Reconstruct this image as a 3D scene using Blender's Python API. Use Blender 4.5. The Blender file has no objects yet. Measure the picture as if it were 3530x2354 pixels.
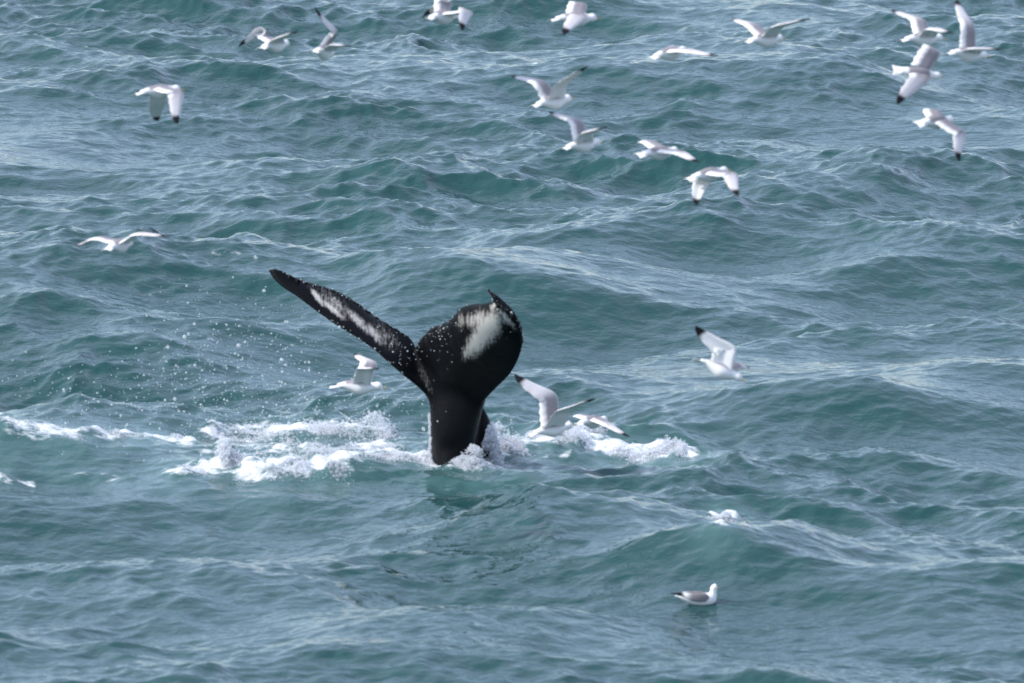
import bpy, bmesh, math, random
import numpy as np
from mathutils import Vector, Matrix, noise as mnoise

SC = bpy.context.scene
COL = SC.collection
rng = np.random.default_rng(7)
random.seed(7)

# ------------------------------------------------------------------ camera
CAM_H = 15.7
FPX = 31640.0                      # focal length in pixels of a 2352 px wide frame
PITCH = math.atan((784 + 3200) / FPX)
cam_d = bpy.data.cameras.new('camera')
cam = bpy.data.objects.new('camera', cam_d)
COL.objects.link(cam)
cam.location = (0, 0, CAM_H)
cam.rotation_euler = (math.pi / 2 - PITCH, 0, 0)
cam_d.sensor_width = 22.3
cam_d.lens = 22.3 * FPX / 2352
cam_d.clip_start = 1.0
cam_d.clip_end = 60000
cam_d.dof.use_dof = True
cam_d.dof.focus_distance = 138
cam_d.dof.aperture_fstop = 3.6
SC.camera = cam

# ------------------------------------------------------------------ light
SUN_EL = math.radians(42)
SUN_AZ = math.radians(-104)        # compass style: 0 = +Y (view direction), negative = to the left
world = bpy.data.worlds.new("World")
SC.world = world
world.use_nodes = True
wn = world.node_tree.nodes
wl = world.node_tree.links
wn.clear()
wo = wn.new('ShaderNodeOutputWorld')
bg = wn.new('ShaderNodeBackground')
sky = wn.new('ShaderNodeTexSky')
sky.sky_type = 'NISHITA'
sky.sun_disc = False
sky.sun_elevation = SUN_EL
sky.sun_rotation = SUN_AZ
sky.air_density = 1.0
sky.dust_density = 0.4
sky.ozone_density = 3.0
bg.inputs['Strength'].default_value = 0.125
# thin high cloud veiling the blue
wtc = wn.new('ShaderNodeTexCoord')
wcn = wn.new('ShaderNodeTexNoise'); wcn.inputs['Scale'].default_value = 2.2; wcn.inputs['Detail'].default_value = 5
wmr = wn.new('ShaderNodeMapRange'); wmr.inputs['From Min'].default_value = 0.35; wmr.inputs['From Max'].default_value = 0.65
wmr.inputs['To Min'].default_value = 0.2; wmr.inputs['To Max'].default_value = 0.55
wmx = wn.new('ShaderNodeMix'); wmx.data_type = 'RGBA'; wmx.inputs[7].default_value = (6.8, 7.4, 9.4, 1)
wl.new(wtc.outputs['Generated'], wcn.inputs['Vector']); wl.new(wcn.outputs['Fac'], wmr.inputs['Value'])
wl.new(wmr.outputs[0], wmx.inputs[0]); wl.new(sky.outputs[0], wmx.inputs[6])
wl.new(wmx.outputs[2], bg.inputs['Color'])
wl.new(bg.outputs[0], wo.inputs['Surface'])

sun_d = bpy.data.lights.new('sun', 'SUN')
sun_d.energy = 2.8
sun_d.angle = math.radians(4)
sun_d.color = (1.0, 0.95, 0.88)
sun = bpy.data.objects.new('sun', sun_d)
COL.objects.link(sun)
sdir = Vector((math.sin(SUN_AZ) * math.cos(SUN_EL), math.cos(SUN_AZ) * math.cos(SUN_EL), math.sin(SUN_EL)))
sun.rotation_euler = sdir.to_track_quat('Z', 'Y').to_euler()

SC.view_settings.view_transform = 'Standard'
SC.view_settings.look = 'None'
SC.view_settings.exposure = 0.72
SC.view_settings.gamma = 1.0
SC.view_settings.use_curve_mapping = False
SC.render.resolution_x = 1024
SC.render.resolution_y = 683

SC.cycles.transparent_max_bounces = 24
# ------------------------------------------------------------------ helpers
CP, SP = math.cos(PITCH), math.sin(PITCH)
def ray(px, py):
    """direction of a picture point (2352 x 1568 frame), scaled so that its y is 1"""
    x = (px - 1176) / FPX
    v = -(py - 784) / FPX
    d = Vector((x, CP + v * SP, -SP + v * CP))
    return d / d.y
def P(px, py, D):
    return Vector((0, 0, CAM_H)) + ray(px, py) * D
def flat(px, py, z=0.0):
    r = ray(px, py)
    return P(px, py, (CAM_H - z) / -r.z)

def link(name, me, parent=None, mats=()):
    o = bpy.data.objects.new(name, me)
    COL.objects.link(o)
    for m in mats:
        me.materials.append(m)
    if parent is not None:
        o.parent = parent
    return o
def tag(o, label=None, cat=None, group=None, kind=None):
    if label: o['label'] = label
    if cat: o['category'] = cat
    if group: o['group'] = group
    if kind: o['kind'] = kind
    return o
def shade_smooth(me):
    me.polygons.foreach_set('use_smooth', np.ones(len(me.polygons), dtype=bool))

def mat_new(name):
    m = bpy.data.materials.new(name)
    m.use_nodes = True
    nt = m.node_tree
    return m, nt.nodes, nt.links, nt.nodes['Principled BSDF']

def catmull(pts, n):
    """dense samples along a smooth curve through pts (array k x d)"""
    pts = np.asarray(pts, dtype=float)
    k = len(pts)
    q = np.vstack([2 * pts[0] - pts[1], pts, 2 * pts[-1] - pts[-2]])
    out = []
    for t in np.linspace(0, k - 1, n):
        i = min(int(t), k - 2)
        f = t - i
        p0, p1, p2, p3 = q[i], q[i + 1], q[i + 2], q[i + 3]
        out.append(0.5 * ((2 * p1) + (-p0 + p2) * f + (2 * p0 - 5 * p1 + 4 * p2 - p3) * f * f + (-p0 + 3 * p1 - 3 * p2 + p3) * f ** 3))
    return np.array(out)

def sstep(a, b, x):
    t = np.clip((x - a) / (b - a), 0, 1)
    return t * t * (3 - 2 * t)

# ------------------------------------------------------------------ sea surface
def tile(L, N, lmin, lmax, peak, rms, wdir, spread, seed, chop):
    r = np.random.default_rng(seed)
    k1 = 2 * np.pi * np.fft.fftfreq(N, L / N)
    kx, ky = np.meshgrid(k1, k1, indexing='ij')
    k = np.hypot(kx, ky)
    k[0, 0] = 1
    kp = 2 * np.pi / peak
    ang = np.arctan2(ky, kx) - wdir
    S = k ** -4.0 * np.exp(-1.25 * (kp / k) ** 2) * (np.abs(np.cos(ang)) ** spread + 0.04)
    S *= (k > 2 * np.pi / lmax) & (k < 2 * np.pi / lmin)
    S[0, 0] = 0
    H = np.sqrt(S) * (r.normal(size=(N, N)) + 1j * r.normal(size=(N, N)))
    h = np.real(np.fft.ifft2(H))
    s = rms / h.std()
    dx = np.real(np.fft.ifft2(1j * kx / k * H)) * s * chop
    dy = np.real(np.fft.ifft2(1j * ky / k * H)) * s * chop
    return np.stack([dx, dy, h * s], -1), L, N
def sample(t, x, y, rot):
    f, L, N = t
    c, s = math.cos(rot), math.sin(rot)
    u = ((x * c - y * s) / L * N) % N
    v = ((x * s + y * c) / L * N) % N
    i = np.floor(u).astype(int) % N; j = np.floor(v).astype(int) % N
    fu = (u - np.floor(u))[..., None]; fv = (v - np.floor(v))[..., None]
    i1 = (i + 1) % N; j1 = (j + 1) % N
    r = (f[i, j] * (1 - fu) + f[i1, j] * fu) * (1 - fv) + (f[i, j1] * (1 - fu) + f[i1, j1] * fu) * fv
    out = r.copy()
    out[..., 0] = c * r[..., 0] + s * r[..., 1]
    out[..., 1] = -s * r[..., 0] + c * r[..., 1]
    return out
T1 = tile(91.0, 512, 2.2, 30.0, 6.5, 0.095, math.radians(98), 1.6, 11, 1.1)
T2 = tile(37.0, 1024, 0.55, 2.2, 1.9, 0.0245, math.radians(62), .8, 23, .9)
T3 = tile(13.0, 1024, 0.12, 0.55, 0.50, 0.0074, math.radians(120), .7, 31, .7)

# single waves that stand out in the picture: centre px, crest half length (m), width (m), height (m), crest bearing (deg)
HERO = [
    # px,   py,   half len, half width, height, slant
    (1660, 1225, 1.15, 1.9, 0.36, 10),
    (1330, 1190, 1.1, 1.4, 0.16, 30),
    (860, 1085, 1.3, 1.1, 0.15, 0),
    (1500, 1085, 2.4, 1.3, 0.15, -2),
    (130, 620, 2.0, 3.0, 0.30, -6),
    (120, 1020, 1.7, 2.0, 0.22, 0),
    (1020, 385, 0.9, 2.0, 0.20, 0),
    (1450, 165, 2.2, 2.6, 0.24, -35),
    (1300, 605, 1.8, 2.6, 0.18, 0),
    (1880, 160, 1.4, 2.8, 0.20, 30),
    (60, 710, 1.4, 2.0, 0.20, 0),
    (100, 205, 2.4, 2.8, 0.26, -25),
    (1180, 660, 2.2, 2.4, 0.20, 10),
    (2000, 930, 1.8, 2.0, 0.20, 0),
    (260, 770, 1.5, 2.0, 0.18, 20),
    (2150, 1020, 1.2, 1.6, 0.16, 20),
    (640, 480, 1.4, 2.2, 0.16, -30),
    (1950, 430, 1.6, 2.2, 0.18, 35),
    (500, 1370, 1.2, 1.6, 0.14, -20),
    (2100, 1400, 1.2, 1.6, 0.16, 15),
]
HEROW = []
for px, py, hl, hw, hh, sl in HERO:
    c = flat(px, py, hh * 0.6)
    HEROW.append((c.x, c.y, hl, hw, hh, math.radians(sl)))
CALM = flat(1180, 1150)

def surface(x, y, sx=0.05, sy=0.07):
    """displacement of the rest point (x, y); sx, sy = local grid step, to fade what it cannot carry"""
    st = np.maximum(sx, sy)
    w1 = 1 - sstep(0.5, 2.0, st)
    w2 = 1 - sstep(0.15, 0.5, st)
    w3 = 1 - sstep(0.07, 0.17, st)
    calm = 1 - 0.2 * np.exp(-(((x - CALM.x) / 1.5) ** 2 + ((y - CALM.y) / 3.4) ** 2))
    gust = 0.75 + 0.5 * (sample(T1, x * 0.45 + 7, y * 0.45 - 3, 1.1)[..., 2] / 0.095 * 0.7 + 0.5)
    gust = np.clip(gust, 0.35, 1.7)
    d = sample(T1, x, y, 0.0) * w1[..., None]
    d = d + sample(T2, x, y, 0.23) * (w2 * (0.4 + 0.6 * calm) * gust)[..., None]
    d = d + sample(T3, x, y, -0.31) * (w3 * calm * gust)[..., None]
    for cx, cy, hl, hw, hh, sl in HEROW:
        a = (x - cx) * math.cos(sl) + (y - cy) * math.sin(sl)
        b = -(x - cx) * math.sin(sl) + (y - cy) * math.cos(sl)
        b = b + 0.25 * np.sin(a * 1.3 + cx)
        e = np.exp(-(a / hl) ** 2)
        # steep towards the camera (-y), long behind
        g = np.where(b < 0, np.exp(-(b / (hw * 0.5)) ** 2), np.exp(-(b / (hw * 1.2)) ** 2))
        d[..., 2] += hh * e * (g - 0.25 * np.exp(-((b + hw * 1.2) / (hw)) ** 2))
    return d

def grow(a, step, fac, end):
    out = [a]
    while abs(out[-1]) < end:
        step *= fac
        out.append(out[-1] + step)
    return out
xs_pos = list(np.arange(0, 7.2, 0.036))
xs_pos += grow(xs_pos[-1] + 0.036, 0.036, 1.07, 20000)
xs = np.array([-v for v in xs_pos[::-1]][:-1] + xs_pos)
ys = [100.0]
while ys[-1] < 166:
    ys.append(ys[-1] + 0.046 * (ys[-1] / 110) ** 1.2)
ys_far = grow(ys[-1] + 0.16, 0.16, 1.09, 20000)
ys_near = [99.95]
st_ = 0.058
while ys_near[-1] > -3000:
    st_ *= 1.1
    ys_near.append(ys_near[-1] - st_)
ys = np.array(ys_near[::-1] + ys + ys_far)
gx, gy = np.meshgrid(xs, ys, indexing='ij')
sx = np.gradient(xs)[:, None] + 0 * gy
sy = np.gradient(ys)[None, :] + 0 * gx
D = surface(gx, gy, sx, sy * 0.6)
co = np.stack([gx + D[..., 0], gy + D[..., 1], D[..., 2]], -1)
nx, ny = gx.shape
me = bpy.data.meshes.new('sea')
me.vertices.add(nx * ny)
me.vertices.foreach_set('co', co.reshape(-1).astype(np.float32))
idx = np.arange(nx * ny).reshape(nx, ny)
q = np.stack([idx[:-1, :-1], idx[1:, :-1], idx[1:, 1:], idx[:-1, 1:]], -1).reshape(-1, 4)
me.loops.add(q.size)
me.loops.foreach_set('vertex_index', q.reshape(-1).astype(np.int32))
me.polygons.add(len(q))
me.polygons.foreach_set('loop_start', (np.arange(len(q)) * 4).astype(np.int32))
me.update(calc_edges=True)
shade_smooth(me)
sea = link('sea', me)
tag(sea, 'choppy blue green sea with small waves', None, None, 'structure')
print('sea verts', nx * ny)
bpy.context.view_layer.update()

def hit(px, py):
    d = ray(px, py).normalized()
    ok, loc, nor, i = sea.ray_cast(Vector((0, 0, CAM_H)), d)
    return loc if ok else flat(px, py)
def sea_z(x, y):
    ok, loc, nor, i = sea.ray_cast(Vector((x, y, 5)), Vector((0, 0, -1)))
    return loc.z if ok else 0.0

# foam lying on the water: (px, py, half width m, half depth m, strength)
FOAM = []
def foam_line(pts, hw, hd, s, n):
    c = catmull([(a, b) for a, b in pts], n)
    for a, b in c:
        FOAM.append((a, b, hw * rng.uniform(.7, 1.3), hd * rng.uniform(.7, 1.3), s * rng.uniform(.6, 1.1)))
foam_line([(-60, 945), (10, 962), (60, 980), (130, 990), (220, 996), (320, 1002), (400, 1010), (440, 1014)], 0.09, 0.20, 1.0, 34)
foam_line([(480, 1000), (540, 985), (600, 990), (660, 985), (720, 985), (780, 985), (850, 985), (905, 985)], 0.11, 0.26, 0.62, 26)
foam_line([(410, 1088), (470, 1072), (530, 1058), (580, 1075), (650, 1078), (720, 1068), (800, 1052), (870, 1042), (930, 1050), (1000, 1062), (1080, 1070), (1150, 1070)], 0.11, 0.24, 0.85, 60)
foam_line([(470, 1030), (560, 1020), (650, 1030), (740, 1030), (830, 1028), (900, 1030)], 0.14, 0.34, 0.52, 24)
foam_line([(1000, 1050), (1060, 1050), (1110, 1040), (1170, 1030)], 0.16, 0.4, 0.95, 12)
foam_line([(1220, 1005), (1290, 1005), (1360, 1000)], 0.13, 0.3, 0.8, 8)
foam_line([(1390, 1035), (1450, 1035), (1520, 1033), (1575, 1030)], 0.13, 0.3, 1.05, 16)
foam_line([(-20, 1100), (30, 1107), (75, 1114)], 0.06, 0.12, 0.8, 9)
foam_line([(150, 1100), (230, 1095), (290, 1105)], 0.08, 0.12, 0.42, 7)
foam_line([(1635, 1185), (1662, 1190), (1686, 1188), (1655, 1200)], 0.06, 0.16, 1.6, 9)
foam_line([(1715, 1204), (1725, 1210)], 0.02, 0.06, 0.7, 2)
foam_line([(1228, 138), (1230, 146)], 0.022, 0.16, 0.8, 2)
foam_line([(455, 577), (500, 580), (545, 584), (590, 588)], 0.05, 0.10, 0.55, 8)
foam_line([(1055, 352), (1070, 357)], 0.03, 0.10, 0.6, 3)
foam_line([(1250, 1050), (1275, 1030), (1300, 1010)], 0.03, 0.12, 0.75, 6)
foam_line([(1290, 1055), (1320, 1035), (1340, 1010)], 0.03, 0.12, 0.7, 6)
foam_line([(1100, 1075), (1130, 1070), (1160, 1072), (1230, 1066)], 0.05, 0.1, 0.8, 8)
foam = np.zeros(nx * ny)
flatco = co.reshape(-1, 3)
sel = np.where((np.abs(flatco[:, 0]) < 12) & (flatco[:, 1] > 95) & (flatco[:, 1] < 240))[0]
sc = flatco[sel]
acc = np.zeros(len(sel)); aer = np.zeros(len(sel))
for a, b, hw, hd, s in FOAM:
    p = hit(a, b)
    e = s * np.exp(-(((sc[:, 0] - p.x) / hw) ** 2 + ((sc[:, 1] - p.y) / (hd * .7)) ** 2))
    acc = 1 - (1 - np.clip(acc, 0, 1)) * (1 - np.clip(e, 0, 1))
    if hw > .07: aer = np.maximum(aer, s * np.exp(-(((sc[:, 0] - p.x) / (hw * 3.2)) ** 2 + ((sc[:, 1] - p.y) / (hd * 3.5)) ** 2)))
foam[sel] = acc
lump = np.abs(sample(T3, sc[:, 0] * .8, sc[:, 1] * .8, .7)[:, 2]) / 0.0058 * .022 + np.maximum(sample(T2, sc[:, 0] * 2.2 + 3, sc[:, 1] * 2.2, .2)[:, 2] / .023, -.5) * .014
flatco[sel, 2] += lump * np.clip(acc, 0, 1)
me.vertices.foreach_set('co', flatco.reshape(-1).astype(np.float32)); me.update()
at = me.attributes.new('foam', 'FLOAT', 'POINT')
at.data.foreach_set('value', foam.astype(np.float32))
aerf = np.zeros(nx * ny); aerf[sel] = aer
at2 = me.attributes.new('aerated', 'FLOAT', 'POINT'); at2.data.foreach_set('value', aerf.astype(np.float32))

# water material
m, N_, L_, pb = mat_new('sea_water')
pb.inputs['Base Color'].default_value = (0.012, 0.075, 0.080, 1)
pb.inputs['Roughness'].default_value = 0.10
pb.inputs['IOR'].default_value = 1.333
geo = N_.new('ShaderNodeNewGeometry')
def noise_node(scale, det, stretch, rot=0.0, rough=0.55):
    mp = N_.new('ShaderNodeMapping')
    mp.inputs['Scale'].default_value = (scale / stretch, scale, scale)
    mp.inputs['Rotation'].default_value = (0, 0, rot)
    L_.new(geo.outputs['Position'], mp.inputs['Vector'])
    n = N_.new('ShaderNodeTexNoise')
    n.inputs['Scale'].default_value = 1
    n.inputs['Detail'].default_value = det
    n.inputs['Roughness'].default_value = rough
    L_.new(mp.outputs[0], n.inputs['Vector'])
    return n
def math_node(op, a, b=None, c=None):
    n = N_.new('ShaderNodeMath'); n.operation = op
    for i, v in enumerate((a, b, c)):
        if v is None: continue
        if isinstance(v, (int, float)): n.inputs[i].default_value = v
        else: L_.new(v, n.inputs[i])
    return n.outputs[0]
n1 = noise_node(4.5, 3, 1.25, 0.3)
n2 = noise_node(11, 3, 1.2, -0.35)
b1 = N_.new('ShaderNodeBump'); b1.inputs['Strength'].default_value = 1.0; b1.inputs['Distance'].default_value = 0.032
b2 = N_.new('ShaderNodeBump'); b2.inputs['Strength'].default_value = 1.0; b2.inputs['Distance'].default_value = 0.006
L_.new(n1.outputs['Fac'], b1.inputs['Height'])
L_.new(n2.outputs['Fac'], b2.inputs['Height'])
L_.new(b1.outputs[0], b2.inputs['Normal'])
L_.new(b2.outputs[0], pb.inputs['Normal'])
# plankton green drifts a little across the sea
n4 = noise_node(0.25, 2, 1.0)
mixc = N_.new('ShaderNodeMix'); mixc.data_type = 'RGBA'
mixc.inputs[6].default_value = (0.012, 0.049, 0.050, 1)
mixc.inputs[7].default_value = (0.016, 0.069, 0.065, 1)
L_.new(n4.outputs['Fac'], mixc.inputs[0])
aat = N_.new('ShaderNodeAttribute'); aat.attribute_name = 'aerated'
an = noise_node(2.2, 4, 1.4)
mixa = N_.new('ShaderNodeMix'); mixa.data_type = 'RGBA'; mixa.inputs[7].default_value = (0.13, 0.24, 0.24, 1)
L_.new(math_node('MULTIPLY', math_node('MULTIPLY', aat.outputs['Fac'], an.outputs['Fac']), 0.9), mixa.inputs[0])
L_.new(mixc.outputs[2], mixa.inputs[6]); L_.new(mixa.outputs[2], pb.inputs['Base Color'])
# foam
fat = N_.new('ShaderNodeAttribute'); fat.attribute_name = 'foam'
f1 = noise_node(8.0, 6, 1.3, 0.1, 0.6)
v = math_node('ADD', fat.outputs['Fac'], math_node('MULTIPLY', math_node('SUBTRACT', f1.outputs['Fac'], 0.54), math_node('MULTIPLY', math_node('MINIMUM', math_node('MULTIPLY', fat.outputs['Fac'], 2.5), 1.0), 3.4)))
v = math_node('MULTIPLY', v, math_node('GREATER_THAN', fat.outputs['Fac'], 0.03))
mr = N_.new('ShaderNodeMapRange'); mr.interpolation_type = 'SMOOTHSTEP'
mr.inputs['From Min'].default_value = 0.25; mr.inputs['From Max'].default_value = 1.05
L_.new(v, mr.inputs['Value'])
fb = N_.new('ShaderNodeBsdfPrincipled')
fb.inputs['Base Color'].default_value = (0.86, 0.88, 0.90, 1)
fb.inputs['Roughness'].default_value = 0.8
fbump = N_.new('ShaderNodeBump'); fbump.inputs['Distance'].default_value = 0.04
L_.new(f1.outputs['Fac'], fbump.inputs['Height']); L_.new(fbump.outputs[0], fb.inputs['Normal'])
ms = N_.new('ShaderNodeMixShader')
L_.new(math_node('MULTIPLY', mr.outputs[0], 0.85), ms.inputs[0])
L_.new(pb.outputs[0], ms.inputs[1]); L_.new(fb.outputs[0], ms.inputs[2])
L_.new(ms.outputs[0], N_['Material Output'].inputs['Surface'])
me.materials.append(m)

# ------------------------------------------------------------------ whale
WD = hit(1035, 1056).y + 0.12        # the tail stands where the sea meets it
print('WD', WD, [round(hit(a, b).y, 2) for a, b in ((560, 995), (800, 1052), (1050, 1064), (1165, 1020), (1530, 1040), (20, 965), (1600, 1386))])
def W(X, Y, d=0.0):
    """traced outline point of the tail at its own distance WD + d"""
    return P(586.3 + X * .3315, 586.3 + Y * .3315, WD + d)
def loft_fluke(bm, T, Lp, thick, camber, seed, n=110, k=16):
    Tn = catmull([tuple(W(*p)) for p in T], n)
    Ln = catmull([tuple(W(*p)) for p in Lp], n)
    top, bot = [], []
    for i in range(n):
        u = i / (n - 1)
        t, l = Vector(Tn[i]), Vector(Ln[i])
        ch = l - t
        c = ch.length
        knob = (mnoise.noise(Vector((u * 34, seed, 0))) * 0.018 + mnoise.noise(Vector((u * 85, seed, 5))) * 0.016) * (1 - u ** 6)
        if c > 1e-4: t = t - ch / c * knob
        ch = l - t
        j = min(i + 1, n - 1); i0 = max(i - 1, 0)
        sp = Vector((Tn[j] + Ln[j] - Tn[i0] - Ln[i0]) / 2)
        nn = sp.cross(ch)
        if nn.length < 1e-8: nn = Vector((0, -1, 0))
        nn.normalize()
        if nn.y > 0: nn = -nn
        th = (thick * (1 - u) ** 0.6 * 0.5 + 0.016) * (0.35 + 0.65 * sstep(0, .16, u))
        rt, rb = [], []
        for a in range(k + 1):
            v = a / k
            prof = math.sin(math.pi * v ** 0.75) ** 0.8 if 0 < v < 1 else 0
            base = t + ch * v + nn * camber * math.sin(math.pi * v) * min(1, c / 0.5)
            rt.append(bm.verts.new(base + nn * (th * prof + 0.007)))
            rb.append(bm.verts.new(base - nn * (th * prof + 0.007)))
        top.append(rt); bot.append(rb)
    for i in range(n - 1):
        for a in range(k):
            bm.faces.new((top[i][a], top[i + 1][a], top[i + 1][a + 1], top[i][a + 1]))
            bm.faces.new((bot[i][a], bot[i][a + 1], bot[i + 1][a + 1], bot[i + 1][a]))
        bm.faces.new((top[i][0], bot[i][0], bot[i + 1][0], top[i + 1][0]))
        bm.faces.new((top[i][k], top[i + 1][k], bot[i + 1][k], bot[i][k]))
    for r in (0, n - 1):
        for a in range(k):
            bm.faces.new((top[r][a], top[r][a + 1], bot[r][a + 1], bot[r][a]))
def loft_rings(bm, rows, m=28):
    rings = []
    dense = catmull(rows, len(rows) * 5)
    for Y, xl, xr, d, th in dense:
        a, b = W(xl, Y, d), W(xr, Y, d)
        c = (a + b) / 2; hw = (b - a).length / 2
        rings.append([bm.verts.new(c + Vector((math.cos(t) * hw, math.sin(t) * th, 0))) for t in [2 * math.pi * i / m for i in range(m)]])
    for r0, r1 in zip(rings, rings[1:]):
        for i in range(m):
            bm.faces.new((r0[i], r0[(i + 1) % m], r1[(i + 1) % m], r1[i]))
    bm.faces.new(rings[0]); bm.faces.new(rings[-1][::-1])
bm = bmesh.new()
# left fluke: trailing edge above and farther back, leading edge below
loft_fluke(bm,
    [(1160, 700, .0), (1060, 565, .08), (980, 525, .14), (900, 470, .2), (800, 415, .24), (720, 345, .26), (640, 290, .28), (550, 250, .28), (450, 215, .28), (350, 190, .28), (250, 150, .26), (160, 102, .24), (92, 104, .22)],
    [(1230, 1040, -.05), (1150, 950, -.12), (1040, 840, -.15), (930, 740, -.16), (820, 640, -.14), (700, 560, -.1), (580, 490, -.06), (470, 415, 0), (370, 340, .04), (280, 270, .08), (200, 220, .12), (130, 160, .17), (97, 108, .22)],
    0.13, -0.03, 1.0)
# right fluke sweeping towards the camera, its tip curled back
loft_fluke(bm,
    [(1130, 760, .0), (1116, 640, 0), (1160, 568, -.12), (1235, 500, -.25), (1310, 474, -.35), (1375, 432, -.46), (1425, 372, -.54), (1475, 346, -.62), (1530, 342, -.7), (1622, 330, -.82), (1652, 320, -.86), (1642, 290, -.87), (1624, 262, -.86), (1605, 234, -.84)],
    [(1480, 1150, -.05), (1570, 1050, -.08), (1640, 970, -.16), (1700, 895, -.27), (1762, 825, -.38), (1800, 765, -.48), (1830, 700, -.58), (1846, 640, -.66), (1848, 570, -.74), (1832, 480, -.8), (1795, 395, -.86), (1738, 330, -.88), (1684, 282, -.87), (1613, 237, -.85)],
    0.16, 0.05, 9.0)
# tail stock
loft_rings(bm, [(720, 1150, 1330, .02, .05), (800, 1130, 1440, .02, .09), (900, 1150, 1590, .01, .13), (1000, 1196, 1604, .0, .18), (1060, 1207, 1580, .0, .20),
                (1130, 1210, 1562, .01, .22), (1220, 1213, 1540, .02, .23), (1310, 1217, 1515, .06, .24), (1390, 1221, 1495, .08, .27), (1500, 1205, 1500, .1, .3), (1750, 1150, 1600, .2, .36)])
# the ridge of the back behind the stock
loft_rings(bm, [(1035, 1572, 1582, .42, .015), (1080, 1555, 1600, .44, .05), (1140, 1530, 1628, .46, .09), (1200, 1505, 1652, .48, .13), (1260, 1480, 1675, .5, .17),
                (1330, 1440, 1700, .5, .22), (1450, 1400, 1720, .5, .3), (1750, 1250, 1800, .4, .5)])
# body under the water
loft_rings(bm, [(1560, 1200, 1700, .3, .2), (1620, 1150, 1760, .3, .45), (1750, 1100, 1900, .3, .6), (1950, 1080, 2000, .3, .8), (2300, 1200, 1900, .3, .7)])
for edge, dd in (([(160, 104), (350, 192), (550, 252), (720, 348), (900, 474), (1060, 566)], .2), ([(1130, 610), (1225, 510), (1310, 480), (1375, 438), (1425, 380), (1475, 352), (1620, 335)], -.75), ([(1735, 335), (1800, 410), (1838, 500), (1848, 610)], -.8)):
    tr = catmull(edge, 90)
    for (X, Y) in tr:
        if rng.random() < .75:
            f = (X - edge[0][0]) / (edge[-1][0] - edge[0][0])
            c = W(X + rng.normal(0, 3), Y + rng.normal(0, 3), dd * (1 - f if dd > 0 else f) * 1.0)
            bmesh.ops.create_icosphere(bm, subdivisions=1, radius=rng.uniform(.009, .017), matrix=Matrix.Translation(c))
bmesh.ops.recalc_face_normals(bm, faces=bm.faces)
wm = bpy.data.meshes.new('whale_raw'); bm.to_mesh(wm); bm.free()
tmp = bpy.data.objects.new('whale_raw', wm); COL.objects.link(tmp)
rm = tmp.modifiers.new('r', 'REMESH'); rm.mode = 'VOXEL'; rm.voxel_size = 0.0095; rm.adaptivity = 0
smo = tmp.modifiers.new('s', 'SMOOTH'); smo.factor = 0.5; smo.iterations = 3
dg = bpy.context.evaluated_depsgraph_get()
wme = bpy.data.meshes.new_from_object(tmp.evaluated_get(dg))
bpy.data.objects.remove(tmp); bpy.data.meshes.remove(wm)
wme.name = 'whale_body'
nv = len(wme.vertices); ne = len(wme.edges)
wc = np.zeros(nv * 3, dtype=np.float64); wme.vertices.foreach_get('co', wc); wc = wc.reshape(-1, 3)
ed = np.zeros(ne * 2, dtype=np.int32); wme.edges.foreach_get('vertices', ed); ed = ed.reshape(-1, 2)
deg = np.bincount(ed.reshape(-1), minlength=nv)[:, None]
jc = W(1390, 1030)
for (jx, jy, rx, rz, it) in ((1390, 1010, .36, .27, 260), (1180, 900, .15, .24, 160)):
    jc = W(jx, jy)
    wgt = np.exp(-(((wc[:, 0] - jc.x) / rx) ** 2 + ((wc[:, 2] - jc.z) / rz) ** 2) ** 2)[:, None]
    for _ in range(it):
        sm = np.zeros_like(wc)
        for ax in range(3):
            sm[:, ax] = np.bincount(ed[:, 0], wc[ed[:, 1], ax], nv) + np.bincount(ed[:, 1], wc[ed[:, 0], ax], nv)
        wc += (sm / deg - wc) * wgt * np.array((.25, 1, .25)) * .9
wme.vertices.foreach_set('co', wc.reshape(-1).astype(np.float32)); wme.update()
shade_smooth(wme)
wco = np.zeros(len(wme.vertices) * 3, dtype=np.float32); wme.vertices.foreach_get('co', wco); wco = wco.reshape(-1, 3)
print('whale verts', len(wco))
# white pigment of the flukes: blotches given in body coordinates
pig = np.zeros(len(wco))
def blotch(X, Y, d, rl, rs, ang, s):
    c = W(X, Y, d)
    a = math.radians(ang)
    dx = wco[:, 0] - c.x; dz = wco[:, 2] - c.z
    u = (dx * math.cos(a) + dz * math.sin(a)) / rl
    v_ = (-dx * math.sin(a) + dz * math.cos(a)) / rs
    e = s * np.exp(-(u * u + v_ * v_) ** 1.15)
    np.maximum(pig, e, out=pig)
K = .00128
blotch(1610, 490, -.6, 150 * K, 78 * K, 62, 1.1)
blotch(1540, 585, -.5, 130 * K, 62 * K, 60, 1.0)
blotch(1480, 660, -.5, 70 * K, 40 * K, 65, .8)
blotch(1560, 430, -.6, 110 * K, 60 * K, 20, .75)
blotch(1430, 450, -.5, 70 * K, 40 * K, 80, .4)
blotch(1740, 430, -.8, 100 * K, 22 * K, -52, .75)
blotch(1650, 345, -.8, 35 * K, 20 * K, 40, .7)
blotch(430, 300, 0, 75 * K, 18 * K, -50, .9)
blotch(560, 350, 0, 150 * K, 42 * K, -35, .5)
blotch(530, 372, 0, 100 * K, 18 * K, -38, .85)
blotch(720, 460, 0, 130 * K, 26 * K, -42, .72)
blotch(830, 540, 0, 100 * K, 26 * K, -48, .7)
blotch(900, 560, 0, 130 * K, 70 * K, -45, .32)
blotch(1180, 850, 0, 120 * K, 30 * K, -65, .3)
pa = wme.attributes.new('pigment', 'FLOAT', 'POINT'); pa.data.foreach_set('value', pig.astype(np.float32))
m, N_, L_, pb = mat_new('whale_skin')
geo = N_.new('ShaderNodeNewGeometry')
pat = N_.new('ShaderNodeAttribute'); pat.attribute_name = 'pigment'
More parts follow.
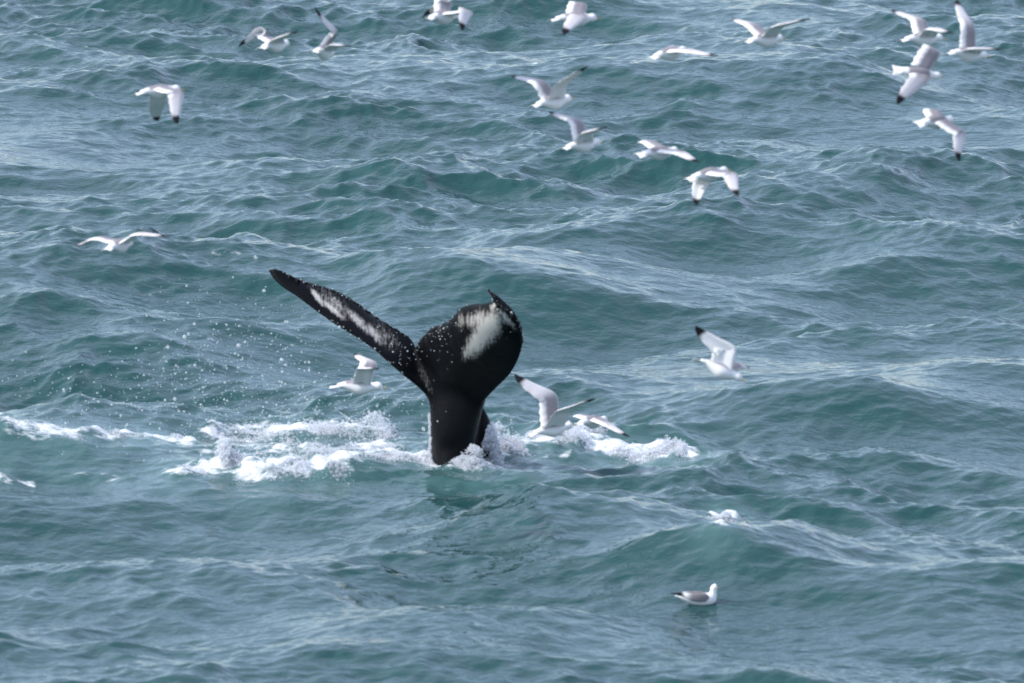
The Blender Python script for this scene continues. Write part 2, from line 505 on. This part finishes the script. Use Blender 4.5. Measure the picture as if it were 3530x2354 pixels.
g1 = noise_node(36, 6, 1.0, 0, 0.7)
mp = N_.new('ShaderNodeMapping'); mp.inputs['Rotation'].default_value = (0, math.radians(-40), 0); mp.inputs['Scale'].default_value = (60, 10, 9)
L_.new(geo.outputs['Position'], mp.inputs['Vector'])
g2 = N_.new('ShaderNodeTexNoise'); g2.inputs['Scale'].default_value = 1; g2.inputs['Detail'].default_value = 3
L_.new(mp.outputs[0], g2.inputs['Vector'])
nsum = math_node('ADD', math_node('MULTIPLY', math_node('SUBTRACT', g1.outputs['Fac'], .5), 1.1), math_node('MULTIPLY', math_node('SUBTRACT', g2.outputs['Fac'], .5), 0.9))
v = math_node('ADD', pat.outputs['Fac'], math_node('MULTIPLY', nsum, math_node('MINIMUM', math_node('MULTIPLY', pat.outputs['Fac'], 4), 1)))
mr = N_.new('ShaderNodeMapRange'); mr.interpolation_type = 'SMOOTHSTEP'
mr.inputs['From Min'].default_value = 0.12; mr.inputs['From Max'].default_value = 0.95
L_.new(v, mr.inputs['Value'])
mc = N_.new('ShaderNodeMix'); mc.data_type = 'RGBA'
mc.inputs[6].default_value = (0.003, 0.0034, 0.0045, 1); mc.inputs[7].default_value = (0.52, 0.50, 0.46, 1)
L_.new(mr.outputs[0], mc.inputs[0]); L_.new(mc.outputs[2], pb.inputs['Base Color'])
pb.inputs['Roughness'].default_value = 0.42
pb.inputs['Specular IOR Level'].default_value = 0.12
g3 = noise_node(70, 4, 1.0)
bp = N_.new('ShaderNodeBump'); bp.inputs['Distance'].default_value = 0.006; bp.inputs['Strength'].default_value = 0.6
L_.new(g3.outputs['Fac'], bp.inputs['Height']); L_.new(bp.outputs[0], pb.inputs['Normal'])
wme.materials.clear(); 
whale = link('humpback_whale', wme, None, [m])
tag(whale, 'black whale tail with white patches under its flukes rising from the foam', 'whale')

# ------------------------------------------------------------------ gulls
m, N_, L_, pb = mat_new('plumage')
ca = N_.new('ShaderNodeAttribute'); ca.attribute_name = 'feather_color'
geo = N_.new('ShaderNodeNewGeometry')
fn = noise_node(60, 4, 1.0)
mrp = N_.new('ShaderNodeMapRange'); mrp.inputs['To Min'].default_value = 0.88; mrp.inputs['To Max'].default_value = 1.06
L_.new(fn.outputs['Fac'], mrp.inputs['Value'])
mc = N_.new('ShaderNodeMix'); mc.data_type = 'RGBA'; mc.blend_type = 'MULTIPLY'; mc.inputs[0].default_value = 1
L_.new(ca.outputs['Color'], mc.inputs[6]); L_.new(mrp.outputs[0], mc.inputs[7])
L_.new(mc.outputs[2], pb.inputs['Base Color'])
pb.inputs['Roughness'].default_value = 0.85
pb.inputs['Specular IOR Level'].default_value = 0.2
M_PLUM = m
m, _, _, pb = mat_new('yellow_bill'); pb.inputs['Base Color'].default_value = (0.62, 0.40, 0.10, 1); pb.inputs['Roughness'].default_value = 0.4; M_BILL = m
m, _, _, pb = mat_new('dark_eye'); pb.inputs['Base Color'].default_value = (0.01, 0.01, 0.012, 1); pb.inputs['Roughness'].default_value = 0.15; M_EYE = m

WHITE = np.array((0.86, 0.85, 0.84)); GREY = np.array((0.27, 0.25, 0.268)); PALE = np.array((0.62, 0.59, 0.60)); BLACK = np.array((0.012, 0.011, 0.014))
class MeshB:
    def __init__(s): s.v = []; s.f = []; s.c = []
    def add(s, p, c): s.v.append(tuple(p)); s.c.append(tuple(c)); return len(s.v) - 1
    def grid(s, rows, closed=False):
        for r0, r1 in zip(rows, rows[1:]):
            n = len(r0)
            for i in range(n if closed else n - 1):
                s.f.append((r0[i], r0[(i + 1) % n], r1[(i + 1) % n], r1[i]))
    def build(s, name, parent, mats, origin):
        me = bpy.data.meshes.new(name)
        vv = [tuple(np.array(p) - np.array(origin)) for p in s.v]
        me.from_pydata(vv, [], s.f)
        bm = bmesh.new(); bm.from_mesh(me); bmesh.ops.recalc_face_normals(bm, faces=bm.faces); bm.to_mesh(me); bm.free()
        a = me.color_attributes.new('feather_color', 'FLOAT_COLOR', 'POINT')
        a.data.foreach_set('color', np.array([(*c, 1) for c in s.c], dtype=np.float32).reshape(-1))
        shade_smooth(me)
        return link(name, me, parent, mats)

PROFILE = [  # distance from bill tip, half width, half height, vertical offset (of a bird 0.40 m long)
    (.034, .006, .007, 0), (.040, .014, .015, .002), (.052, .0215, .0235, .005), (.068, .0245, .027, .006), (.086, .0235, .026, .004),
    (.106, .026, .028, .0), (.130, .036, .037, -.003), (.160, .044, .046, -.006), (.195, .046, .050, -.007), (.230, .040, .044, -.004),
    (.262, .034, .035, 0), (.290, .029, .027, .001), (.318, .025, .018, .001), (.350, .022, .008, .001)]
def solve_depth(a2, b2, L, sgn):
    """b at the distance from a that bone length L leaves in depth"""
    d2 = math.hypot(b2[0] - a2[0], b2[1] - a2[1])
    return sgn * math.sqrt(max(L * L - d2 * d2, 0.0))

def wing(mb, S, Wr, T, h, side, fold=1.0, spread=1.0):
    """a wing from shoulder S over wrist Wr to tip T; h = heading"""
    S, Wr, T = np.array(S), np.array(Wr), np.array(T)
    n, k = 30, 9
    arm = np.linalg.norm(Wr - S); hand = np.linalg.norm(T - Wr)
    mid1 = S + (Wr - S) * .5 ; mid2 = Wr + (T - Wr) * .45
    pts = catmull([S, mid1, Wr, mid2, T], n)
    # soften the wrist a little
    for _ in range(3):
        pts[1:-1] = (pts[:-2] + 2 * pts[1:-1] + pts[2:]) / 4
    h = np.array(h)
    up_rows, lo_rows = [], []
    prevc = None
    for i in range(n):
        u = i / (n - 1)
        tan = pts[min(i + 1, n - 1)] - pts[max(i - 1, 0)]
        tan = tan / (np.linalg.norm(tan) + 1e-9)
        c = -h - tan * np.dot(-h, tan) * (0.3 + 0.7 * sstep(0, .32, u))
        c0 = c / (np.linalg.norm(c) + 1e-9)
        sweep = 0.25 + 0.6 * max(0, u - .5) * 2
        if prevc is not None:
            c0 = prevc * 0.35 + c0 * 0.65
            c0 /= np.linalg.norm(c0)
        prevc = c0
        cd = c0 * math.cos(sweep * .6) + tan * math.sin(sweep * .6) * (1 if u > .45 else 0.0)
        cd = cd - 0
        cd /= np.linalg.norm(cd)
        up = np.cross(h, tan)
        up = np.cross(tan, cd)
        if side == 'L':
            if np.dot(up, np.cross(h, tan)) < 0: up = -up
        else:
            if np.dot(up, -np.cross(h, tan)) < 0: up = -up
        up /= (np.linalg.norm(up) + 1e-9)
        chord = np.interp(u, [0, .12, .35, .5, .62, .8, .92, .975, 1], [.135, .132, .124, .116, .104, .074, .046, .024, .003]) * spread
        chord *= 1 + 0.035 * math.sin(u * n * 1.9)
        ru, rl = [], []
        for a in range(k):
            v = a / (k - 1)
            th = (0.011 * (1 - u) + 0.003) * (math.sin(math.pi * min(v * 1.5 + .12, 1)) ** .7 if v < .6 else 1) * (1 - v) ** .5 * 1.0 + 0.0007
            camb = 0.09 * chord * math.sin(math.pi * v) 
            p = pts[i] + cd * chord * v + up * camb
            # colours
            tipb = sstep(.865, .885, u + 0.05 * v * 0 + (0.02 * (v - .3)))
            cu = GREY * 1.0 if u < .4 else GREY + (PALE - GREY) * sstep(.4, .72, u)
            if v > .86 and u < .62: cu = WHITE
            elif v > .74 and u < .62: cu = (cu * .4 + WHITE * .6)
            if v < .06: cu = (cu + WHITE) / 2
            cu = cu * (1 - tipb) + BLACK * tipb
            cl = WHITE * .97 * (1 - tipb) + BLACK * tipb
            ru.append(mb.add(p + up * th, cu)); rl.append(mb.add(p - up * th, cl))
        up_rows.append(ru); lo_rows.append(rl)
    mb.grid(up_rows); mb.grid(lo_rows)
    mb.grid([[r[0] for r in up_rows], [r[0] for r in lo_rows]])
    mb.grid([[r[-1] for r in up_rows], [r[-1] for r in lo_rows]])
    mb.f.append(tuple(up_rows[-1] + lo_rows[-1][::-1]))
    mb.f.append(tuple(up_rows[0][::-1] + lo_rows[0]))

def body_loft(mb, tip, h, up, L, profile, mantle=(.125, .285)):
    s = L / .40
    side = np.cross(h, up)
    rows = []
    m_ = 18
    prof = catmull(profile, 40)
    for dist, hw, hh, zo in prof:
        c = tip - h * dist * s + up * zo * s
        r = []
        for i in range(m_):
            t = 2 * math.pi * i / m_
            sy_, cz = math.cos(t), math.sin(t)
            g = sstep(.25, .5, cz) * sstep(mantle[0], mantle[0] + .02, dist) * (1 - sstep(mantle[1], mantle[1] + .02, dist))
            col = WHITE * (1 - g) + GREY * g
            r.append(mb.add(c + side * sy_ * hw * 1.1 * s + up * cz * hh * 1.12 * s, col))
        rows.append(r)
    mb.grid(rows, True)
    mb.f.append(tuple(rows[0])); mb.f.append(tuple(rows[-1][::-1]))
    return side, s

def make_bill_eyes(parent, tip, h, up, s, origin):
    side = np.cross(h, up)
    mb = MeshB(); rows = []
    for d, r, dz in [(0.0, .0012, -.0045), (.005, .0030, -.002), (.012, .0046, 0), (.024, .0058, 0.001), (.038, .0070, .001)]:
        c = tip - h * d * s + up * dz * s
        rows.append([mb.add(c + side * math.cos(t) * r * .75 * s + up * math.sin(t) * r * s, (1, 1, 1)) for t in [2 * math.pi * i / 8 for i in range(8)]])
    mb.grid(rows, True); mb.f.append(tuple(rows[0])); mb.f.append(tuple(rows[-1][::-1]))
    mb.build('bill', parent, [M_BILL], origin)
    for sg in (-1, 1):
        mb = MeshB(); rows = []
        c = tip - h * .056 * s + up * .011 * s + side * sg * .0215 * s
        for a in range(5):
            ph = math.pi * (a + .5) / 5
            rows.append([mb.add(c + (side * math.cos(t) * math.sin(ph) + up * math.sin(t) * math.sin(ph) + h * math.cos(ph)) * .0038 * s, (0, 0, 0)) for t in [2 * math.pi * i / 8 for i in range(8)]])
        mb.grid(rows, True); mb.f.append(tuple(rows[0])); mb.f.append(tuple(rows[-1][::-1]))
        mb.build('eye', parent, [M_EYE], origin)

def gull(D, tail, bill, ws, label, away=1, L=.40, tailw=.088, armL=.165, handL=.30, roll=0.0, spread=1.1):
    """tail, bill: picture points; ws = list of (side, wrist, tip, sign arm, sign hand)"""
    mpp = D / FPX
    def to2(p): return (p[0] * mpp, p[1] * mpp)
    dd = solve_depth(to2(tail), to2(bill), L, away)
    tp = np.array(P(*tail, D - dd / 2)); bp_ = np.array(P(*bill, D + dd / 2))
    h = bp_ - tp
    Lr = np.linalg.norm(h); h = h / Lr
    up = np.array((0, 0, 1.0)); up = up - h * np.dot(up, h); up /= np.linalg.norm(up)
    side = np.cross(h, up)
    # lean by roll (deg)
    r = math.radians(roll)
    up = up * math.cos(r) + side * math.sin(r)
    side = np.cross(h, up)
    origin = bp_ - h * Lr * .5
    root = bpy.data.objects.new('flying_gull', None)
    COL.objects.link(root); root.location = origin; root.empty_display_size = .1
    tag(root, label, 'gull', 'gulls flying over the sea')
    mb = MeshB()
    _, s = body_loft(mb, bp_, h, up, Lr, PROFILE)
    # tail fan
    rows_u, rows_l = [], []
    for j in range(8):
        u = j / 7
        dist = .275 + .125 * u
        hw = (.022 + (tailw / 2 - .022) * u)
        ru, rl = [], []
        for i in range(11):
            v = i / 10 * 2 - 1
            notch = (.008 * (abs(v) ** 2) - .004) * u + 0.002 * math.cos(i * math.pi) * (u > .95)
            p = bp_ - h * (dist + notch) * s + side * v * hw * s + up * (.004 - .010 * v * v * u - .016 * u) * s
            ru.append(mb.add(p + up * .0025 * s * (1.3 - u), WHITE)); rl.append(mb.add(p - up * .0025 * s * (1.3 - u), WHITE * .97))
        rows_u.append(ru); rows_l.append(rl)
    mb.grid(rows_u); mb.grid(rows_l)
    mb.f.append(tuple(rows_u[-1] + rows_l[-1][::-1]))
    mb.grid([[r_[0] for r_ in rows_u], [r_[0] for r_ in rows_l]]); mb.grid([[r_[-1] for r_ in rows_u], [r_[-1] for r_ in rows_l]])
    for sd, wr, tip, sa, sh in ws:
        sg = -1 if sd == 'L' else 1
        S = bp_ - h * .118 * s + side * sg * .026 * s + up * .014 * s
        # picture position of the shoulder
        rel = S - np.array((0, 0, CAM_H))
        yy = S[1]
        r0 = ray(1176, 784)
        xs_ = S[0] / yy
        # project
        X = S[0]; Yc = CP * S[1] - SP * (S[2] - CAM_H); Zc = SP * S[1] + CP * (S[2] - CAM_H)
        s2 = (1176 + X / Yc * FPX, 784 - Zc / Yc * FPX)
        da = solve_depth(to2(s2), to2(wr), armL * s, sa)
        Wp = np.array(P(*wr, S[1] + da))
        dh = solve_depth(to2(wr), to2(tip), handL * s, sh)
        Tp = np.array(P(*tip, S[1] + da + dh))
        wing(mb, S, Wp, Tp, h, sd, 1.0, spread)
    mb.build('body', root, [M_PLUM], origin)
    make_bill_eyes(root, bp_, h, up, s, origin)
    return root

G = [
 (103, (598,106), (668,100), [('L',(608,79),(547,107),1,-1), ('R',(653,88),(686,71),-1,-1)], 'faint gull with bowed wings at the top left, left of the gull raising one wing', 1, {}),
 (104, (719,115), (768,124), [('L',(775,72),(723,17),1,-1), ('R',(782,107),(808,106),-1,-1)], 'gull with one long dark tipped wing lifted straight up, top left of the picture', 1, {}),
 (102, (981,38), (1058,36), [('L',(1038,9),(971,38),1,-1), ('R',(1086,28),(1063,70),-1,-1)], 'gull with sharply bent wings, second from left in the top row above the whale', 1, {}),
 (101, (1264,41), (1380,42), [('L',(1349,11),(1322,16),1,1), ('R',(1349,42),(1296,80),-1,-1)], 'gull at the top centre with its near wing swept down and yellow bill forward', 1, {}),
 (103, (1494,129), (1583,114), [('L',(1564,110),(1545,106),1,1), ('R',(1588,114),(1651,128),-1,-1)], 'gull low and flat with its black tipped wing stretched right, below the top row', 1, {'tailw': .10}),
 (103, (1711,92), (1805,88), [('L',(1740,57),(1687,43),1,1), ('R',(1800,61),(1860,43),-1,-1)], 'gull at upper right of centre with both wings spread wide and thin', 1, {}),
 (102, (2068,88), (2174,88), [('L',(2124,46),(2050,22),1,1), ('R',(2160,67),(2190,76),-1,-1)], 'upper left gull of the cluster of four at the top right', 1, {}),
 (101, (2174,117), (2275,130), [('L',(2238,62),(2200,0),1,1), ('R',(2256,116),(2303,113),-1,-1)], 'gull at the top right corner with a tall wing reaching the picture edge', 1, {'tailw': .10}),
 (101, (2053,158), (2171,178), [('L',(2160,122),(2142,112),1,1), ('R',(2130,192),(2062,240),-1,-1)], 'banking gull showing its whole pale back in the top right cluster', 1, {'tailw': .085, 'roll': 55, 'L': .41, 'spread': 1.2}),
 (101, (2107,281), (2196,275), [('L',(2160,256),(2131,262),1,1), ('R',(2218,306),(2204,370),-1,-1)], 'lowest gull of the top right cluster, its black wingtip pointing straight down', 1, {'tailw': .10, 'roll': 25}),
 (102, (1223,239), (1320,225), [('L',(1250,185),(1177,173),1,1), ('R',(1302,194),(1350,152),-1,-1)], 'gull with both wings lifted in a wide V, upper middle', 1, {}),
 (102, (1293,337), (1385,326), [('L',(1336,277),(1264,256),1,1), ('R',(1362,304),(1394,292),-1,-1)], 'gull with a high left wing just below the gull with wings in a wide V', 1, {}),
 (102, (1465,352), (1565,346), [('L',(1506,326),(1476,326),1,1), ('R',(1578,351),(1607,372),-1,-1)], 'gull gliding flat between the gulls in a V and the gull on the down stroke', 1, {'tailw': .09, 'roll': 20}),
 (101, (1579,408), (1680,390), [('L',(1630,420),(1601,472),1,-1), ('R',(1694,400),(1698,450),-1,-1)], 'gull on the down stroke with two black wingtips hanging, right of centre', 1, {'roll': 10}),
 (102, (310,211), (424,205), [('L',(380,236),(364,277),1,1), ('R',(422,214),(409,285),-1,-1)], 'gull at the upper left with both black tipped wings hanging down', 1, {}),
 (103, (243,569), (308,557), [('L',(236,546),(178,565),1,1), ('R',(328,536),(390,542),-1,-1)], 'gull gliding on level wings at the far left above the swell', 1, {}),
 (111, (758,883), (890,890), [('L',(866,834),(817,811),1,1), ('R',(856,850),(872,846),-1,-1)], 'gull flying low behind spray left of the whale stem, under the left fluke', 1, {'L': .42}),
 (102, (1594,820), (1714,876), [('R',(1690,797),(1598,747),-1,-1), ('L',(1706,846),(1722,846),1,1)], 'white bellied gull diving to the right of the whale with one wing up', -1, {'roll': -20, 'spread': 1.3}),
 (110, (1214,995), (1325,975), [('L',(1277,904),(1182,858),1,1), ('R',(1313,943),(1368,915),-1,-1)], 'gull with raised wings skimming the splash right beside the whale', 1, {'L': .42, 'armL': .18, 'spread': 1.3}),
 (111, (1324,970), (1400,964), [('L',(1352,956),(1336,952),1,1), ('R',(1402,972),(1447,1003),-1,-1)], 'gull half hidden in the splash, its wing stretched down to the right', 1, {}),
]
for D_, t_, b_, ws_, lab, aw, kw in G:
    gull(D_, t_, b_, ws_, lab, aw, **kw)

# the gull sitting on the water
def swimming_gull():
    base = hit(1600, 1386)
    z0 = base.z
    D_ = base.y
    root = bpy.data.objects.new('swimming_gull', None); COL.objects.link(root)
    root.location = base; root.empty_display_size = .1
    tag(root, 'grey backed white gull sitting on the water at the lower right', 'gull')
    h = np.array((0.985, .17, 0)); h /= np.linalg.norm(h); up = np.array((0, 0, 1.0)); side = np.cross(h, up)
    mpp = D_ / FPX
    def at(px, zz): return np.array((base.x, base.y, z0)) + h * (px - 1600) * mpp / h[0] + up * zz
    mb = MeshB()
    # trunk: px, z centre, half width, half height
    spine = [(1550, .068, .006, .006), (1558, .062, .018, .012), (1572, .050, .036, .028), (1590, .036, .052, .044), (1608, .030, .058, .052), (1622, .032, .054, .056),
             (1632, .044, .042, .054), (1637, .070, .030, .036), (1639, .098, .0245, .026), (1640, .118, .0255, .028), (1642, .136, .024, .022), (1643, .150, .014, .010), (1643.5, .155, .003, .002)]
    sp = catmull(spine, 46)
    rows = []
    cs = [at(r[0], r[1]) for r in sp]
    for i, r in enumerate(sp):
        tn = cs[min(i + 1, len(sp) - 1)] - cs[max(i - 1, 0)]; tn /= np.linalg.norm(tn)
        u2 = np.cross(side, tn); u2 /= np.linalg.norm(u2)
        if np.dot(u2, up - h) < 0: u2 = -u2
        ring = []
        for j in range(20):
            t = 2 * math.pi * j / 20
            g = sstep(-.1, .2, math.sin(t)) * sstep(1562, 1568, r[0]) * (1 - sstep(1622, 1628, r[0]))
            ring.append(mb.add(cs[i] + side * math.cos(t) * r[2] + u2 * math.sin(t) * r[3], WHITE * (1 - g) + np.array((.27, .25, .255)) * g))
        rows.append(ring)
    mb.grid(rows, True); mb.f.append(tuple(rows[0])); mb.f.append(tuple(rows[-1][::-1]))
    # folded wings along the flanks, crossing black tips over the tail
    for sg in (-1, 1):
        rr = []
        for px, zz, off, hh_, col in [(1626, .055, .050, .010, np.array((.24, .22, .225))), (1618, .054, .057, .034, np.array((.24, .22, .225))), (1602, .056, .058, .038, np.array((.24, .22, .225))), (1586, .061, .052, .033, np.array((.27, .25, .255))), (1572, .074, .036, .018, WHITE), (1564, .078, .022, .012, BLACK), (1552, .083, .010, .007, BLACK), (1540, .089, .003, .002, BLACK)]:
            c = at(px, zz) + side * sg * off
            rr.append([mb.add(c + side * sg * math.cos(t) * .010 * min(1, hh_ / .02) + up * math.sin(t) * hh_, col) for t in [2 * math.pi * k / 10 for k in range(10)]])
        mb.grid(rr, True); mb.f.append(tuple(rr[0])); mb.f.append(tuple(rr[-1][::-1]))
    mb.build('body', root, [M_PLUM], base)
    bt = at(1654, .124)
    # bill and eyes share the builder; the head points ahead and slightly down
    make_bill_eyes(root, bt, h, up, .85, base)
swimming_gull()

# ------------------------------------------------------------------ splash and spray
ICO = None
def ico():
    bm = bmesh.new(); bmesh.ops.create_icosphere(bm, subdivisions=1, radius=1)
    v = np.array([x.co[:] for x in bm.verts]); f = np.array([[y.index for y in x.verts] for x in bm.faces]); bm.free()
    return v, f
IV, IF = ico()
def blobs(name, pts, rad, mat, label, cat, squash=None, parent=None):
    pts = np.asarray(pts); rad = np.asarray(rad); n = len(pts)
    V = IV[None] * rad[:, None, None] * rng.uniform(.75, 1.25, size=(n, len(IV), 1))
    if squash is not None: V = V * np.asarray(squash)[None, None, :]
    V = V + pts[:, None, :]
    F = IF[None] + (np.arange(n) * len(IV))[:, None, None]
    me = bpy.data.meshes.new(name)
    me.vertices.add(n * len(IV)); me.vertices.foreach_set('co', V.reshape(-1).astype(np.float32))
    F = F.reshape(-1, 3)
    me.loops.add(F.size); me.loops.foreach_set('vertex_index', F.reshape(-1).astype(np.int32))
    me.polygons.add(len(F)); me.polygons.foreach_set('loop_start', (np.arange(len(F)) * 3).astype(np.int32))
    me.update(calc_edges=True); shade_smooth(me)
    o = link(name, me, parent, [mat])
    tag(o, label, cat, None, 'stuff')
    return o
m, N_, L_, pb = mat_new('whitewater')
pb.inputs['Base Color'].default_value = (0.82, 0.84, 0.87, 1); pb.inputs['Roughness'].default_value = 0.7; pb.inputs['Alpha'].default_value = 1.0
tr_ = N_.new('ShaderNodeBsdfTranslucent'); tr_.inputs['Color'].default_value = (0.82, 0.84, 0.87, 1)
tp_ = N_.new('ShaderNodeBsdfTransparent')
x1 = N_.new('ShaderNodeMixShader'); x1.inputs[0].default_value = 0.5
x2 = N_.new('ShaderNodeMixShader'); x2.inputs[0].default_value = 0.33
L_.new(pb.outputs[0], x1.inputs[1]); L_.new(tr_.outputs[0], x1.inputs[2])
L_.new(tp_.outputs[0], x2.inputs[1]); L_.new(x1.outputs[0], x2.inputs[2])
L_.new(x2.outputs[0], N_['Material Output'].inputs['Surface'])
M_FOAM = m
m, N_, L_, pb = mat_new('airborne_drops')
pb.inputs['Base Color'].default_value = (0.80, 0.86, 0.86, 1); pb.inputs['Roughness'].default_value = 0.15; pb.inputs['Alpha'].default_value = 0.4
M_DROP = m

# whitewater heaps: px, py of the base, half width px, height px, count, blob size m, half depth m
SPL = [
 (560, 995, 60, 22, 260, .014, .5), (500, 1000, 30, 14, 90, .013, .4), (620, 985, 30, 20, 120, .013, .4),
 (700, 992, 40, 40, 330, .013, .4), (760, 990, 40, 45, 420, .013, .4), (860, 995, 32, 62, 480, .013, .35), (895, 1000, 14, 30, 120, .012, .3),
 (520, 1064, 22, 44, 800, .016, .2), (700, 1035, 120, 26, 500, .012, .6), (850, 1030, 60, 26, 260, .012, .5), (1310, 1012, 50, 40, 500, .013, .3), (470, 1075, 40, 8, 150, .013, .3), (600, 1080, 45, 14, 260, .014, .3), (680, 1070, 45, 18, 360, .014, .3), (760, 1062, 50, 12, 260, .014, .3),
 (850, 1046, 50, 14, 330, .014, .3), (930, 1050, 45, 18, 420, .014, .3), (990, 1060, 30, 18, 330, .014, .25),
 (1050, 1064, 40, 22, 520, .015, .3), (1085, 1066, 28, 50, 900, .015, .15), (1125, 1062, 20, 85, 900, .015, .15), (1140, 1066, 24, 8, 120, .012, .2),
 (1165, 1034, 30, 95, 1900, .015, .25), (1140, 990, 14, 36, 160, .012, .2), (1185, 1035, 16, 30, 240, .013, .2),
 (1230, 1000, 26, 18, 200, .013, .3), (1340, 985, 20, 30, 260, .013, .3), (1370, 985, 20, 30, 220, .013, .3), (1310, 1000, 24, 14, 160, .012, .3),
 (1430, 1038, 30, 20, 300, .014, .3), (1480, 1040, 30, 28, 520, .014, .3), (1530, 1040, 34, 30, 900, .013, .25), (1568, 1038, 14, 26, 220, .013, .25),
 (1662, 1190, 22, 26, 460, .016, .12), (1712, 1206, 10, 12, 60, .012, .1), (400, 1005, 40, 10, 140, .012, .3), (310, 1002, 30, 8, 90, .012, .3), (270, 996, 16, 12, 90, .012, .2), (130, 990, 60, 8, 150, .012, .3), (20, 965, 30, 8, 80, .012, .3),
 (987, 1045, 3, 95, 110, .011, .04),
]
pts, rad = [], []
def n3(p, f, o=0): return mnoise.noise(Vector((p[0] * f + o, p[1] * f * .6, p[2] * f + o)))
for px, py, wpx, hpx, n, sz, hd in SPL:
    b = hit(px, py)
    mpp = b.y / FPX
    cnt = 0
    tries = 0
    hpx *= .45 if hpx < 35 else .8; hd *= .55; n = int(n * 2.6)
    while cnt < n and tries < n * 6:
        tries += 1
        dx = rng.normal(0, wpx * .62) * mpp
        dy = rng.normal(0, hd * .45)
        x = b.x + dx; y = b.y + dy
        # ragged top: low everywhere, thrown higher where the noise says so
        top = hpx * mpp * (0.35 + 1.5 * max(0, n3((x, y, 0), 4.0, 3.1) + .35)) * math.exp(-(dx / (wpx * mpp)) ** 2 * .6)
        zz = top * rng.random() ** 1.7
        if n3((x * .6, y * .6, zz), 7.0) * 1.4 + .22 * rng.normal() < .02: continue
        pts.append((x, y, b.z * 0 + sea_z(x, y) - .004 + zz)); rad.append(sz * .46 * rng.lognormal(0, .4)); cnt += 1
for _ in range(420):
    Y = rng.uniform(1090, 1400)
    p = W(1206 + (Y - 1090) * .03 + rng.normal(0, 4) , Y, rng.normal(.0, .05))
    if mnoise.noise(Vector((Y * .03, 2, 5))) > -.15: pts.append(p[:]); rad.append(.006 * rng.lognormal(0, .3))
blobs('whitewater_splash', pts, rad, M_FOAM, 'white churned water thrown up around the whale tail', 'splash')

# fine droplets flying off the flukes: px, py, sx, sy, count
DR = [(480, 860, 130, 80, 190), (330, 900, 150, 70, 110), (640, 830, 90, 60, 90), (200, 920, 110, 50, 50), (430, 700, 70, 40, 16), (640, 690, 60, 40, 16),
      (520, 780, 120, 40, 60), (760, 960, 110, 40, 110), (620, 1000, 130, 30, 140), (540, 930, 120, 50, 90), (880, 960, 50, 40, 50), (700, 1040, 140, 20, 90)]
pts, rad = [], []
for px, py, sx_, sy_, n in DR:
    for _ in range(int(n * 1.8)):
        a, b_ = rng.normal(px, sx_), rng.normal(py, sy_)
        if b_ > 1075: continue
        Dd = WD + rng.normal(-.3, .8)
        p = P(a, b_, Dd)
        pts.append(p[:]); rad.append(rng.lognormal(math.log(.0042), .5))
# drops running over the flukes
wtree_pts = []
def whale_hit(px, py):
    d = ray(px, py).normalized()
    ok, loc, nor, i = whale.ray_cast(Vector((0, 0, CAM_H)), d)
    return loc if ok else None
def wx(X): return 586.3 + X * .3315
for X, Y, sX, sY, n in [(1230, 600, 110, 90, 90), (1000, 610, 110, 70, 60), (1100, 700, 100, 60, 40), (1300, 470, 80, 40, 20), (700, 400, 250, 160, 30), (1780, 480, 50, 90, 40), (1650, 360, 40, 40, 10),
                        (1230, 1000, 20, 160, 8), (1340, 1075, 12, 8, 2), (1600, 380, 120, 70, 16)]:
    for _ in range(int(n * .55)):
        h_ = whale_hit(wx(rng.normal(X, sX)), wx(rng.normal(Y, sY)))
        if h_ is None: continue
        d = (Vector((0, 0, CAM_H)) - h_).normalized()
        pts.append((h_ + d * rng.uniform(.0, .08))[:]); rad.append(rng.lognormal(math.log(.0038), .4))
# drops along the trailing edges
for edge in ([(160, 100), (350, 188), (550, 248), (720, 343), (900, 468), (1060, 560)], [(1120, 610), (1225, 505), (1310, 476), (1375, 434), (1425, 376), (1475, 348), (1620, 333)], [(400, 370), (640, 530), (860, 680), (1060, 860)], [(1640, 300), (1780, 400), (1845, 560)]):
    for X, Y in catmull(edge, 46):
        if rng.random() < .6:
            pts.append(P(wx(X + rng.normal(0, 7)), wx(Y + rng.normal(0, 7)), WD - rng.uniform(.05, .4))[:]); rad.append(rng.lognormal(math.log(.0038), .4))
blobs('spray_droplets', pts, rad, M_DROP, 'fine water droplets flying off the whale tail', 'spray')
